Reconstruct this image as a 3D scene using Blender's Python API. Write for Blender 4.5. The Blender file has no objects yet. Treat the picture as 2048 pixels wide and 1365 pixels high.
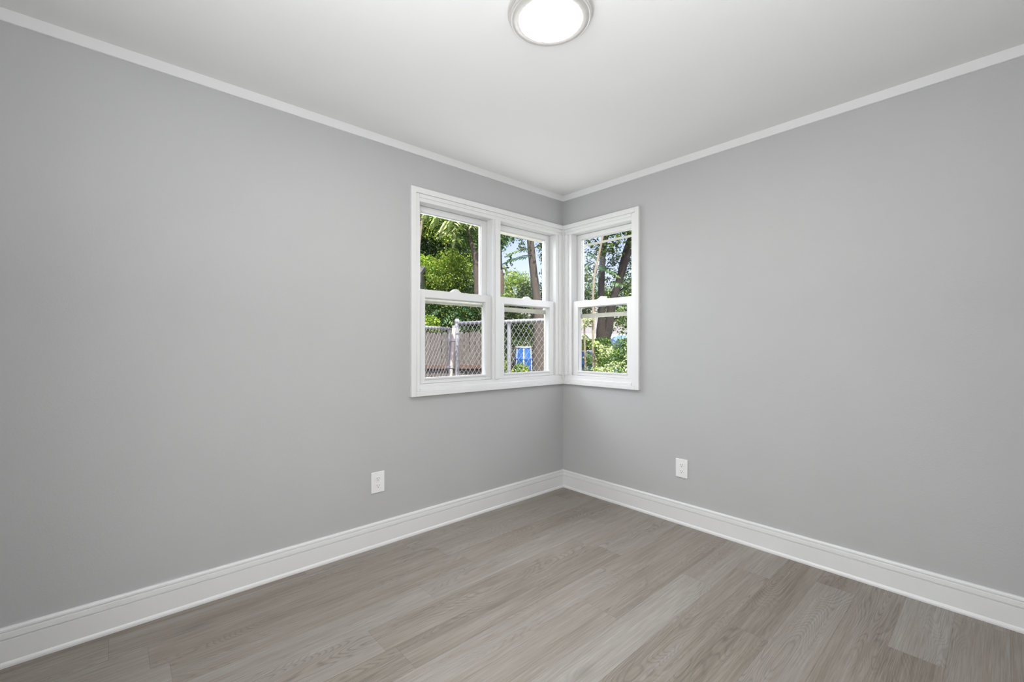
import bpy, bmesh, math, random
import numpy as np
from mathutils import Vector, Matrix

S = bpy.context.scene
C = S.collection
random.seed(7)
RNG = np.random.default_rng(11)

# ------------------------------------------------------------------ camera
CAM = Vector((-2.624, -2.320, 1.117))
YAW = math.radians(41.94)
cam_d = bpy.data.cameras.new('camera')
cam_d.sensor_width = 36.0
cam_d.lens = 885.0 / 2048.0 * 36.0
cam_d.shift_y = 6.5 / 2048.0
cam_d.clip_start = 0.02
cam = bpy.data.objects.new('camera', cam_d)
C.objects.link(cam)
cam.location = CAM
cam.rotation_euler = (math.radians(90), 0, -YAW)
S.camera = cam

# ------------------------------------------------------------------ world, sun, exposure
SKY_STRENGTH = 0.30
SUN_STRENGTH = 10.5
LAMP_STRENGTH = 88.0
DAYLIGHT = 10.0            # radiance of the daylight coming in through each window opening
CEILING_FILL = 42.0  # radiance of the added upward fill lamp
DOOR_FILL = 2.3          # radiance of the fill lamps in the two doorways added behind the tripod
w = bpy.data.worlds.new('sky')
S.world = w
w.use_nodes = True
wn = w.node_tree
sky = wn.nodes.new('ShaderNodeTexSky')
sky.sky_type = 'NISHITA'
sky.sun_disc = False
sky.sun_elevation = math.radians(62)
sky.air_density = 1.0
sky.dust_density = 3.0
haze = wn.nodes.new('ShaderNodeMix')
haze.data_type = 'RGBA'
haze.blend_type = 'MULTIPLY'
haze.inputs[0].default_value = 1.0
haze.inputs[7].default_value = (1.22, 1.0, 1.02, 1.0)
wn.links.new(sky.outputs[0], haze.inputs[6])
wn.links.new(haze.outputs[2], wn.nodes['Background'].inputs[0])
wn.nodes['Background'].inputs[1].default_value = SKY_STRENGTH

sun_d = bpy.data.lights.new('sun', 'SUN')
sun_d.energy = SUN_STRENGTH
sun_d.angle = math.radians(0.6)
sun_d.color = (1.0, 0.95, 0.86)
sun = bpy.data.objects.new('sun', sun_d)
C.objects.link(sun)
FX = Vector((math.cos(-YAW), math.sin(-YAW), 0))      # to the right of the room's diagonal
FY = Vector((math.sin(YAW), math.cos(YAW), 0))        # along the room's diagonal, out through the corner
to_sun = Vector((-0.26, -0.46, 1.0))
sun.rotation_euler = to_sun.to_track_quat('Z', 'Y').to_euler()
sky.sun_rotation = math.atan2(to_sun.x, to_sun.y)

# bright open sky high outside the left pair of windows and the right window, slanting down into the room
def daylight(name, loc, out, wu, wz, rad=DAYLIGHT):
    d = bpy.data.lights.new(name, 'AREA')
    d.shape = 'RECTANGLE'
    d.size, d.size_y = wu, wz
    d.energy = rad * math.pi * wu * wz
    d.color = (0.975, 0.99, 1.0)
    o = bpy.data.objects.new(name, d)
    C.objects.link(o)
    o.location = loc
    o.rotation_euler = Vector(out).to_track_quat('Z', 'Y').to_euler()
    return o
daylight('window_daylight', (-0.70, 0.75, 2.02), (0, 0.80, 0.60), 1.30, 1.0)
daylight('window_daylight', (0.75, -0.36, 2.02), (0.80, 0, 0.60), 0.75, 1.0)
# daylight spreading from the plane of the openings themselves
daylight('window_daylight', (-0.69, -0.028, 1.42), (0, 1, 0), 1.18, 1.06, DAYLIGHT * 0.105)
daylight('window_daylight', (-0.028, -0.36, 1.42), (1, 0, 0), 0.53, 1.06, DAYLIGHT * 0.105)
# added fill lamps in the two made-up doorways, evening out walls and ceiling
daylight('doorway_fill', (-3.10, -1.65, 1.02), (-1, 0, 0), 0.86, 1.98, DOOR_FILL * 2.0)
daylight('doorway_fill', (-1.85, -2.65, 1.02), (0, -1, 0), 0.86, 1.98, DOOR_FILL * 0.6)

# added unseen uplight beside the tripod, brightening the nearer part of the ceiling
daylight('fill_uplight', (-2.45, -2.15, 1.30), (0, 0, -1), 0.45, 0.45, CEILING_FILL)

S.view_settings.view_transform = 'Standard'
S.view_settings.look = 'None'
S.view_settings.gamma = 1.0
S.view_settings.use_curve_mapping = False
S.view_settings.exposure = 0.0
S.cycles.max_bounces = 8
S.cycles.diffuse_bounces = 5
S.cycles.glossy_bounces = 3
S.cycles.transparent_max_bounces = 16
S.cycles.adaptive_threshold = 0.02
S.cycles.sample_clamp_indirect = 6.0

# ------------------------------------------------------------------ helpers
def at(px, py, dist):
    """a surveyed point of the place: bearing and height seen from the tripod, at a real distance in metres"""
    return CAM + FX * ((px - 1024.0) / 885.0 * dist) + FY * dist + Vector((0, 0, (689.0 - py) / 885.0 * dist))

def ground_z(x, y):
    d = (Vector((x, y, 0)) - CAM).dot(FY)
    t = min(1.0, max(0.0, (d - 6.0) / 5.0))
    return -0.35 + 0.5 * t * t * (3 - 2 * t)

def link(name, me, mat=None, parent=None):
    o = bpy.data.objects.new(name, me)
    C.objects.link(o)
    if mat is not None:
        me.materials.append(mat)
    if parent is not None:
        o.parent = parent
        if parent.type == 'EMPTY':
            o.location = -parent.location
    return o

def build(name, bm, mat=None, parent=None, smooth=False, bevel=0.0, seg=2):
    bmesh.ops.recalc_face_normals(bm, faces=bm.faces)
    me = bpy.data.meshes.new(name)
    bm.to_mesh(me)
    bm.free()
    if smooth:
        me.polygons.foreach_set('use_smooth', [True] * len(me.polygons))
    o = link(name, me, mat, parent)
    if bevel > 0:
        m = o.modifiers.new('bevel', 'BEVEL')
        m.width = bevel
        m.segments = seg
        m.limit_method = 'ANGLE'
        m.angle_limit = math.radians(50)
    return o

def thing(name, label, cat, loc, group=None):
    o = bpy.data.objects.new(name, None)
    o.empty_display_size = 0.1
    C.objects.link(o)
    o.location = loc
    tag(o, label, cat, group)
    return o

def tag(o, label, cat, group=None, kind=None):
    o['label'] = label
    o['category'] = cat
    if group:
        o['group'] = group
    if kind:
        o['kind'] = kind
    return o

def structure(o, label=None):
    o['kind'] = 'structure'
    if label:
        o['label'] = label
    return o

def box(bm, a, b, tf=None):
    xs = (min(a[0], b[0]), max(a[0], b[0]))
    ys = (min(a[1], b[1]), max(a[1], b[1]))
    zs = (min(a[2], b[2]), max(a[2], b[2]))
    vs = []
    for z in zs:
        for (x, y) in ((xs[0], ys[0]), (xs[1], ys[0]), (xs[1], ys[1]), (xs[0], ys[1])):
            p = (x, y, z)
            vs.append(bm.verts.new(tf(*p) if tf else p))
    for f in ((0, 3, 2, 1), (4, 5, 6, 7), (0, 1, 5, 4), (1, 2, 6, 5), (2, 3, 7, 6), (3, 0, 4, 7)):
        bm.faces.new([vs[i] for i in f])

def tube(bm, pts, radii, seg=10, caps=True):
    pts = [Vector(p) for p in pts]
    if not hasattr(radii, '__len__'):
        radii = [radii] * len(pts)
    rings = []
    ref = None
    for i, p in enumerate(pts):
        t = (pts[min(i + 1, len(pts) - 1)] - pts[max(i - 1, 0)]).normalized()
        if ref is None:
            ref = Vector((1, 0, 0)) if abs(t.x) < 0.9 else Vector((0, 1, 0))
        n = (ref - t * ref.dot(t)).normalized()
        b = t.cross(n)
        ref = n
        rings.append([bm.verts.new(p + (n * math.cos(2 * math.pi * k / seg) + b * math.sin(2 * math.pi * k / seg)) * radii[i]) for k in range(seg)])
    for r0, r1 in zip(rings, rings[1:]):
        for k in range(seg):
            bm.faces.new((r0[k], r0[(k + 1) % seg], r1[(k + 1) % seg], r1[k]))
    if caps:
        bm.faces.new(rings[0][::-1])
        bm.faces.new(rings[-1])

def lathe(bm, prof, center, seg=48, close_top=True, close_bottom=True):
    cx, cy, cz = center
    rings = []
    for r, z in prof:
        if r < 1e-5:
            rings.append([bm.verts.new((cx, cy, cz + z))])
        else:
            rings.append([bm.verts.new((cx + r * math.cos(2 * math.pi * k / seg), cy + r * math.sin(2 * math.pi * k / seg), cz + z)) for k in range(seg)])
    for a, b in zip(rings, rings[1:]):
        for k in range(seg):
            k2 = (k + 1) % seg
            if len(a) == 1 and len(b) == 1:
                continue
            if len(a) == 1:
                bm.faces.new((a[0], b[k], b[k2]))
            elif len(b) == 1:
                bm.faces.new((a[k], a[k2], b[0]))
            else:
                bm.faces.new((a[k], a[k2], b[k2], b[k]))
    if close_bottom and len(rings[0]) > 1:
        bm.faces.new(rings[0][::-1])
    if close_top and len(rings[-1]) > 1:
        bm.faces.new(rings[-1])

def extrude_profile(bm, prof, p0, p1, out, m0=0.0, m1=0.0):
    """run a moulding profile (offset from the wall, height) from p0 to p1; m0/m1 = mitre per metre of offset at each end"""
    p0, p1, out = Vector(p0), Vector(p1), Vector(out)
    d = (p1 - p0).normalized()
    a, b = [], []
    for o, z in prof:
        up = Vector((0, 0, z))
        a.append(bm.verts.new(p0 + out * o + up + d * (m0 * o)))
        b.append(bm.verts.new(p1 + out * o + up - d * (m1 * o)))
    n = len(prof)
    for i in range(n):
        j = (i + 1) % n
        bm.faces.new((a[i], a[j], b[j], b[i]))
    bm.faces.new(a[::-1])
    bm.faces.new(b)

# ------------------------------------------------------------------ materials
def mat_new(name):
    m = bpy.data.materials.new(name)
    m.use_nodes = True
    return m, m.node_tree, m.node_tree.nodes['Principled BSDF']

def N(t, typ, **kw):
    n = t.nodes.new(typ)
    for k, v in kw.items():
        setattr(n, k, v)
    return n

def simple(name, rgb, rough=0.5, metal=0.0, noise=0.0, scale=20.0, bump=0.0, bscale=200.0, spec=0.5):
    m, t, b = mat_new(name)
    b.inputs['Roughness'].default_value = rough
    b.inputs['Metallic'].default_value = metal
    b.inputs['Specular IOR Level'].default_value = spec
    b.inputs['Base Color'].default_value = (*rgb, 1)
    tc = N(t, 'ShaderNodeTexCoord')
    if noise > 0:
        nz = N(t, 'ShaderNodeTexNoise')
        nz.inputs['Scale'].default_value = scale
        nz.inputs['Detail'].default_value = 5
        t.links.new(tc.outputs['Object'], nz.inputs['Vector'])
        r = N(t, 'ShaderNodeValToRGB')
        r.color_ramp.elements[0].position = 0.3
        r.color_ramp.elements[1].position = 0.7
        r.color_ramp.elements[0].color = (*[c * (1 - noise) for c in rgb], 1)
        r.color_ramp.elements[1].color = (*[min(1, c * (1 + noise)) for c in rgb], 1)
        t.links.new(nz.outputs['Fac'], r.inputs['Fac'])
        t.links.new(r.outputs['Color'], b.inputs['Base Color'])
    if bump > 0:
        nb = N(t, 'ShaderNodeTexNoise')
        nb.inputs['Scale'].default_value = bscale
        nb.inputs['Detail'].default_value = 3
        t.links.new(tc.outputs['Object'], nb.inputs['Vector'])
        bp = N(t, 'ShaderNodeBump')
        bp.inputs['Strength'].default_value = bump
        bp.inputs['Distance'].default_value = 0.002
        t.links.new(nb.outputs['Fac'], bp.inputs['Height'])
        t.links.new(bp.outputs['Normal'], b.inputs['Normal'])
    return m

M_WALL = simple('grey_wall_paint', (0.457, 0.457, 0.459), 0.55, noise=0.012, scale=3, bump=0.22, bscale=160, spec=0.3)
M_CEIL = simple('white_ceiling_paint', (0.745, 0.745, 0.74), 0.8, noise=0.008, scale=4, bump=0.08, bscale=140, spec=0.2)
M_TRIM = simple('white_semigloss_paint', (0.72, 0.72, 0.72), 0.32, noise=0.008, scale=9)
M_VINYL = simple('white_vinyl', (0.70, 0.70, 0.70), 0.38, noise=0.006, scale=12)
M_STORM = simple('cream_storm_window_metal', (0.62, 0.61, 0.53), 0.5, noise=0.06, scale=30)
M_PLATE = simple('white_plastic_plate', (0.80, 0.80, 0.80), 0.3)
M_SLOT = simple('dark_slot', (0.03, 0.03, 0.03), 0.7)
M_NICKEL = simple('brushed_nickel', (0.74, 0.725, 0.70), 0.42, metal=0.7, noise=0.03, scale=60)
M_SIDING = simple('pale_house_siding', (0.55, 0.55, 0.53), 0.7, noise=0.05, scale=6)
M_ROOFING = simple('dark_roof_shingle', (0.10, 0.10, 0.11), 0.9, noise=0.2, scale=30)
M_GALV = simple('galvanised_steel', (0.50, 0.52, 0.56), 0.42, metal=0.5, noise=0.12, scale=40)
M_PIPE = simple('pale_weathered_pipe', (0.33, 0.325, 0.315), 0.6, metal=0.2, noise=0.1, scale=25)
M_BLUE = simple('blue_plastic', (0.025, 0.115, 0.36), 0.38, noise=0.25, scale=9)
M_WHITEP = simple('white_plastic_band', (0.80, 0.83, 0.88), 0.4)
M_SOIL = simple('leaf_litter_ground', (0.055, 0.062, 0.028), 0.95, noise=0.5, scale=7, bump=0.5, bscale=30)
M_BRACKET = simple('rusty_rail_wood', (0.10, 0.068, 0.052), 0.85, noise=0.3, scale=14)

def bark(name, rgb, dark, scale=9.0):
    m, t, b = mat_new(name)
    b.inputs['Roughness'].default_value = 0.9
    tc = N(t, 'ShaderNodeTexCoord')
    mp = N(t, 'ShaderNodeMapping')
    mp.inputs['Scale'].default_value = (scale * 7, scale * 7, scale * 0.8)
    nz = N(t, 'ShaderNodeTexNoise')
    nz.inputs['Scale'].default_value = 2.2
    nz.inputs['Detail'].default_value = 8
    nz.inputs['Roughness'].default_value = 0.7
    t.links.new(tc.outputs['Object'], mp.inputs['Vector'])
    t.links.new(mp.outputs['Vector'], nz.inputs['Vector'])
    r = N(t, 'ShaderNodeValToRGB')
    r.color_ramp.elements[0].position = 0.36
    r.color_ramp.elements[1].position = 0.62
    r.color_ramp.elements[0].color = (*dark, 1)
    r.color_ramp.elements[1].color = (*rgb, 1)
    t.links.new(nz.outputs['Fac'], r.inputs['Fac'])
    t.links.new(r.outputs['Color'], b.inputs['Base Color'])
    bp = N(t, 'ShaderNodeBump')
    bp.inputs['Strength'].default_value = 0.8
    bp.inputs['Distance'].default_value = 0.02
    t.links.new(nz.outputs['Fac'], bp.inputs['Height'])
    t.links.new(bp.outputs['Normal'], b.inputs['Normal'])
    return m

M_BARK = bark('grey_brown_bark', (0.155, 0.137, 0.115), (0.05, 0.043, 0.036), 13)
M_BARK_DARK = bark('dark_bark', (0.048, 0.043, 0.036), (0.016, 0.014, 0.013))
M_BARK_PALE = bark('pale_sapling_bark', (0.42, 0.37, 0.28), (0.25, 0.21, 0.15), 14)
M_BARK_RED = bark('vine_covered_bark', (0.22, 0.15, 0.11), (0.045, 0.05, 0.03), 18)
M_TWIG = bark('twig', (0.16, 0.14, 0.07), (0.07, 0.06, 0.03), 20)
M_PICKET = bark('weathered_fence_wood', (0.205, 0.192, 0.178), (0.06, 0.053, 0.048), 8)

def leaf_mat(name, cols, trans=0.35):
    """cols: dark, mid, light leaf colours picked per leaf"""
    m = bpy.data.materials.new(name)
    m.use_nodes = True
    t = m.node_tree
    t.nodes.remove(t.nodes['Principled BSDF'])
    out = t.nodes['Material Output']
    at_ = N(t, 'ShaderNodeAttribute', attribute_name='tint')
    r = N(t, 'ShaderNodeValToRGB')
    e = r.color_ramp.elements
    e[0].position, e[0].color = 0.0, (*cols[0], 1)
    e[1].position, e[1].color = 1.0, (*cols[2], 1)
    k = e.new(0.55)
    k.color = (*cols[1], 1)
    t.links.new(at_.outputs['Fac'], r.inputs['Fac'])
    d = N(t, 'ShaderNodeBsdfDiffuse')
    tr = N(t, 'ShaderNodeBsdfTranslucent')
    g = N(t, 'ShaderNodeBsdfGlossy')
    g.inputs['Roughness'].default_value = 0.45
    g.inputs['Color'].default_value = (1, 1, 1, 1)
    m1 = N(t, 'ShaderNodeMixShader')
    m1.inputs[0].default_value = trans
    m2 = N(t, 'ShaderNodeMixShader')
    m2.inputs[0].default_value = 0.03
    t.links.new(r.outputs['Color'], d.inputs['Color'])
    t.links.new(r.outputs['Color'], tr.inputs['Color'])
    t.links.new(d.outputs[0], m1.inputs[1])
    t.links.new(tr.outputs[0], m1.inputs[2])
    t.links.new(m1.outputs[0], m2.inputs[1])
    t.links.new(g.outputs[0], m2.inputs[2])
    t.links.new(m2.outputs[0], out.inputs['Surface'])
    return m

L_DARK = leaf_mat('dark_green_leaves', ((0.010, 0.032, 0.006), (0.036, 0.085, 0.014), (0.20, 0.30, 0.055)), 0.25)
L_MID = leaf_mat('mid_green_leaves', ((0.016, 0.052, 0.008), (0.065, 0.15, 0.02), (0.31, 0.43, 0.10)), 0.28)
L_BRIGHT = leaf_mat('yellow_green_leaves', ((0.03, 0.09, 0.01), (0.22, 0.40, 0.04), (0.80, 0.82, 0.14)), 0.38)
L_PALE = leaf_mat('pale_green_leaves', ((0.07, 0.14, 0.035), (0.28, 0.38, 0.12), (0.74, 0.77, 0.48)), 0.25)
L_BLUE = leaf_mat('bluish_green_leaves', ((0.016, 0.055, 0.024), (0.05, 0.125, 0.05), (0.24, 0.34, 0.16)), 0.28)

def glass_mat():
    m = bpy.data.materials.new('window_glass')
    m.use_nodes = True
    t = m.node_tree
    t.nodes.remove(t.nodes['Principled BSDF'])
    out = t.nodes['Material Output']
    tr = N(t, 'ShaderNodeBsdfTransparent')
    tr.inputs['Color'].default_value = (0.965, 0.975, 0.97, 1)
    g = N(t, 'ShaderNodeBsdfGlossy')
    g.inputs['Roughness'].default_value = 0.0
    g.inputs['Color'].default_value = (1, 1, 1, 1)
    fr = N(t, 'ShaderNodeFresnel')
    fr.inputs['IOR'].default_value = 1.13
    mx = N(t, 'ShaderNodeMixShader')
    t.links.new(fr.outputs[0], mx.inputs[0])
    t.links.new(tr.outputs[0], mx.inputs[1])
    t.links.new(g.outputs[0], mx.inputs[2])
    t.links.new(mx.outputs[0], out.inputs['Surface'])
    return m
M_GLASS = glass_mat()

def diffuser_mat():
    m = bpy.data.materials.new('lit_lamp_diffuser')
    m.use_nodes = True
    t = m.node_tree
    t.nodes.remove(t.nodes['Principled BSDF'])
    e = N(t, 'ShaderNodeEmission')
    e.inputs['Color'].default_value = (1.0, 0.985, 0.96, 1)
    e.inputs['Strength'].default_value = LAMP_STRENGTH
    t.links.new(e.outputs[0], t.nodes['Material Output'].inputs['Surface'])
    return m
M_LAMP = diffuser_mat()

def floor_mat():
    m, t, b = mat_new('grey_oak_vinyl_planks')
    L = t.links.new
    tc = N(t, 'ShaderNodeTexCoord')
    sep = N(t, 'ShaderNodeSeparateXYZ')
    L(tc.outputs['Object'], sep.inputs[0])
    def math_(op, a, b_=None, c=None):
        n = N(t, 'ShaderNodeMath', operation=op)
        for i, v in enumerate((a, b_, c)):
            if v is None:
                continue
            if isinstance(v, (int, float)):
                n.inputs[i].default_value = v
            else:
                L(v, n.inputs[i])
        return n.outputs[0]
    PW, PL = 0.152, 1.22
    ry = math_('DIVIDE', math_('ADD', sep.outputs['Y'], 0.055), PW)
    row = math_('FLOOR', ry)
    fy = math_('FRACT', ry)
    wr = N(t, 'ShaderNodeTexWhiteNoise', noise_dimensions='1D')
    L(row, wr.inputs['W'])
    rx = math_('ADD', math_('DIVIDE', sep.outputs['X'], PL), wr.outputs['Value'])
    col = math_('FLOOR', rx)
    fx = math_('FRACT', rx)
    cid = N(t, 'ShaderNodeCombineXYZ')
    L(row, cid.inputs[0])
    L(col, cid.inputs[1])
    wid = N(t, 'ShaderNodeTexWhiteNoise', noise_dimensions='2D')
    L(cid.outputs[0], wid.inputs['Vector'])
    # grain space: shifted per plank
    off = math_('MULTIPLY', wid.outputs['Value'], 37.0)
    gx = math_('ADD', sep.outputs['X'], off)
    gy = math_('ADD', sep.outputs['Y'], math_('MULTIPLY', off, 0.37))
    def vec(sx, sy):
        c = N(t, 'ShaderNodeCombineXYZ')
        L(math_('MULTIPLY', gx, sx), c.inputs[0])
        L(math_('MULTIPLY', gy, sy), c.inputs[1])
        return c.outputs[0]
    def noise(v, sc, det, rough=0.55, dist=0.0):
        n = N(t, 'ShaderNodeTexNoise')
        n.inputs['Scale'].default_value = sc
        n.inputs['Detail'].default_value = det
        n.inputs['Roughness'].default_value = rough
        n.inputs['Distortion'].default_value = dist
        L(v, n.inputs['Vector'])
        return n.outputs['Fac']
    broad = noise(vec(1.1, 9.0), 1.6, 3)
    fine = noise(vec(7.0, 300.0), 1.0, 3, 0.6)
    streak = noise(vec(2.4, 75.0), 1.0, 5, 0.62, 0.3)
    # cathedral figure: contour lines of a stretched noise field
    field = noise(vec(1.7, 11.0), 1.0, 1.5, 0.4, 0.3)
    wave = math_('SINE', math_('MULTIPLY', field, 210.0))
    lines = math_('POWER', math_('MULTIPLY_ADD', wave, 0.5, 0.5), 3.0)
    figmask = N(t, 'ShaderNodeMapRange')
    L(noise(vec(0.9, 5.0), 1.0, 1), figmask.inputs['Value'])
    figmask.inputs['From Min'].default_value = 0.42
    figmask.inputs['From Max'].default_value = 0.62
    lines = math_('MULTIPLY', lines, figmask.outputs[0])
    knot = N(t, 'ShaderNodeTexVoronoi')
    knot.inputs['Scale'].default_value = 1.0
    L(vec(1.5, 4.2), knot.inputs['Vector'])
    kn = N(t, 'ShaderNodeMapRange')
    L(knot.outputs['Distance'], kn.inputs['Value'])
    kn.inputs['From Min'].default_value = 0.02
    kn.inputs['From Max'].default_value = 0.13
    kn.inputs['To Min'].default_value = 1.0
    kn.inputs['To Max'].default_value = 0.0
    tone = N(t, 'ShaderNodeValToRGB')
    e = tone.color_ramp.elements
    e[0].position, e[0].color = 0.0, (0.175, 0.147, 0.121, 1)
    e[1].position, e[1].color = 1.0, (0.335, 0.313, 0.285, 1)
    k = e.new(0.45); k.color = (0.258, 0.228, 0.197, 1)
    k = e.new(0.75); k.color = (0.29, 0.270, 0.246, 1)
    strip = N(t, 'ShaderNodeTexWhiteNoise', noise_dimensions='2D')
    sc_ = N(t, 'ShaderNodeCombineXYZ')
    L(math_('FLOOR', math_('MULTIPLY', math_('ADD', ry, math_('MULTIPLY', wid.outputs['Value'], 0.6)), 2.6)), sc_.inputs[0])
    L(wid.outputs['Value'], sc_.inputs[1])
    L(sc_.outputs[0], strip.inputs['Vector'])
    tv = math_('ADD', math_('MULTIPLY', wid.outputs['Value'], 0.50), math_('MULTIPLY', math_('SUBTRACT', broad, 0.5), 0.75))
    tv = math_('ADD', tv, math_('MULTIPLY', math_('SUBTRACT', streak, 0.5), 0.95))
    tv = math_('ADD', tv, math_('MULTIPLY', strip.outputs['Value'], 0.16))
    tv = math_('ADD', tv, 0.18)
    L(tv, tone.inputs['Fac'])
    dark = math_('ADD', math_('MULTIPLY', math_('SUBTRACT', fine, 0.5), 0.9), math_('MULTIPLY', lines, 0.24))
    dark = math_('ADD', dark, math_('MULTIPLY', kn.outputs[0], 0.22))
    # plank joints
    jy = math_('LESS_THAN', math_('MINIMUM', fy, math_('SUBTRACT', 1.0, fy)), 0.006)
    jx = math_('LESS_THAN', math_('MINIMUM', fx, math_('SUBTRACT', 1.0, fx)), 0.0008)
    joint = math_('MAXIMUM', jy, jx)
    dark = math_('ADD', dark, math_('MULTIPLY', joint, 0.20))
    mul = math_('SUBTRACT', 1.0, dark)
    mixc = N(t, 'ShaderNodeVectorMath', operation='SCALE')
    L(tone.outputs['Color'], mixc.inputs[0])
    L(mul, mixc.inputs['Scale'])
    L(mixc.outputs[0], b.inputs['Base Color'])
    b.inputs['Roughness'].default_value = 0.5
    b.inputs['Specular IOR Level'].default_value = 0.35
    bp = N(t, 'ShaderNodeBump')
    bp.inputs['Strength'].default_value = 0.25
    bp.inputs['Distance'].default_value = 0.0015
    bp.invert = True
    L(dark, bp.inputs['Height'])
    L(bp.outputs['Normal'], b.inputs['Normal'])
    return m
M_FLOOR = floor_mat()

# ------------------------------------------------------------------ room shell
X0, Y0, H, T = -3.0, -2.55, 2.278, 0.132
Z_SILL, Z_HEAD = 0.879, 1.965
WIN = {1: (-1.282, -0.718), 2: (-0.651, -0.09), 3: (-0.626, -0.09)}
TF_L = lambda u, d, z: (u, d, z)          # left wall: u runs along x, d outwards
TF_R = lambda u, d, z: (d, u, z)          # right wall: u runs along y, d outwards

def wall(name, u_lo, u_hi, z_lo, z_hi, holes, tf, mat):
    us = sorted({u_lo, u_hi, *[h[0] for h in holes], *[h[1] for h in holes]})
    zs = sorted({z_lo, z_hi, *[h[2] for h in holes], *[h[3] for h in holes]})
    def solid(i, j):
        if i < 0 or j < 0 or i >= len(us) - 1 or j >= len(zs) - 1:
            return False
        cu, cz = (us[i] + us[i + 1]) / 2, (zs[j] + zs[j + 1]) / 2
        return not any(h[0] < cu < h[1] and h[2] < cz < h[3] for h in holes)
    bm = bmesh.new()
    def q(*ps):
        bm.faces.new([bm.verts.new(tf(*p)) for p in ps])
    for i in range(len(us) - 1):
        for j in range(len(zs) - 1):
            if not solid(i, j):
                continue
            a, b, c, d = us[i], us[i + 1], zs[j], zs[j + 1]
            q((a, 0, c), (b, 0, c), (b, 0, d), (a, 0, d))
            q((a, T, c), (a, T, d), (b, T, d), (b, T, c))
            if not solid(i - 1, j): q((a, 0, c), (a, 0, d), (a, T, d), (a, T, c))
            if not solid(i + 1, j): q((b, 0, c), (b, T, c), (b, T, d), (b, 0, d))
            if not solid(i, j - 1): q((a, 0, c), (a, T, c), (b, T, c), (b, 0, c))
            if not solid(i, j + 1): q((a, 0, d), (b, 0, d), (b, T, d), (a, T, d))
    bmesh.ops.remove_doubles(bm, verts=bm.verts, dist=1e-5)
    return structure(build(name, bm, mat))

G = 0.020
hole = lambda n: (WIN[n][0] - G, WIN[n][1] + G, Z_SILL - 0.03, Z_HEAD + G)
wall('wall_left', X0 - T, T, -0.05, H + 0.05, [hole(1), hole(2)], TF_L, M_WALL)
wall('wall_right', Y0 - T, 0.0, -0.05, H + 0.05, [hole(3)], TF_R, M_WALL)
wall('wall_back', Y0 - T, 0.0, -0.05, H + 0.05, [(-2.10, -1.20, 0.0, 2.04)], lambda u, d, z: (X0 - d, u, z), M_WALL)
wall('wall_near', X0, 0.0, -0.05, H + 0.05, [(-2.30, -1.40, 0.0, 2.04)], lambda u, d, z: (u, Y0 - d, z), M_WALL)
for n, tf, u0, u1 in ((1, lambda u, d, z: (X0 - d, u, z), -2.10, -1.20), (2, lambda u, d, z: (u, Y0 - d, z), -2.30, -1.40)):
    bm = bmesh.new()                                            # lining and casing of an unseen doorway added to let fill light in
    for a, b in ((u0 - 0.06, u0 + 0.018), (u1 - 0.018, u1 + 0.06)):
        box(bm, (a, -0.016, 0), (b, 0.0, 2.10), tf)
    box(bm, (u0 + 0.018, -0.016, 2.022), (u1 - 0.018, 0.0, 2.10), tf)
    box(bm, (u0, 0, 0), (u0 + 0.018, T, 2.022), tf)
    box(bm, (u1 - 0.018, 0, 0), (u1, T, 2.022), tf)
    box(bm, (u0, 0, 2.022), (u1, T, 2.04), tf)
    structure(build('added_door_%d' % n, bm, M_TRIM))
    bm = bmesh.new()                                            # closed box added behind the doorway, keeps the sun out
    a, b, c = u0 - 0.5, u1 + 0.5, T + 1.3
    box(bm, (a, c, -0.05), (b, c + 0.1, H + 0.05), tf)
    box(bm, (a - 0.1, T, -0.05), (a, c + 0.1, H + 0.05), tf)
    box(bm, (b, T, -0.05), (b + 0.1, c + 0.1, H + 0.05), tf)
    box(bm, (a, T, H), (b, c, H + 0.05), tf)
    box(bm, (a, 0, -0.05), (b, c, -0.001), tf)
    structure(build('wall_added_hall' if n == 1 else 'wall_added_passage', bm, M_WALL))
bm = bmesh.new(); box(bm, (X0, Y0, -0.05), (0, 0, 0)); structure(build('floor', bm, M_FLOOR))
bm = bmesh.new(); box(bm, (X0, Y0, H), (0, 0, H + 0.05)); structure(build('ceiling', bm, M_CEIL))
bm = bmesh.new(); box(bm, (X0 - 0.5, Y0 - 0.5, H + 0.05), (0.24, 0.24, H + 0.22)); structure(build('roof', bm, M_ROOFING))

# baseboards: profile (offset from wall, height), mitred in the corner
BASE = [(0, 0), (0.019, 0), (0.019, 0.007), (0.0175, 0.0125), (0.0145, 0.0165), (0.0125, 0.018), (0.0125, 0.0915),
        (0.0085, 0.0928), (0.0085, 0.0955), (0.0135, 0.0975), (0.0125, 0.1150), (0.0118, 0.1180), (0.0078, 0.1188), (0.0078, 0.1214), (0.0115, 0.1228),
        (0.0105, 0.1290), (0.0075, 0.1335), (0, 0.1345)]
for nm, p0, p1, out in (('baseboard_left', (X0, 0, 0), (0, 0, 0), (0, -1, 0)), ('baseboard_right', (0, 0, 0), (0, Y0, 0), (-1, 0, 0)),
                        ('baseboard_near', (-2.36, Y0, 0), (X0, Y0, 0), (0, 1, 0)), ('baseboard_back', (X0, Y0, 0), (X0, -2.16, 0), (1, 0, 0))):
    bm = bmesh.new()
    extrude_profile(bm, BASE, p0, p1, out, 0.0 if nm == 'baseboard_near' else 1.0, 0.0 if nm == 'baseboard_back' else 1.0)
    structure(build(nm, bm, M_TRIM))
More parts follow.
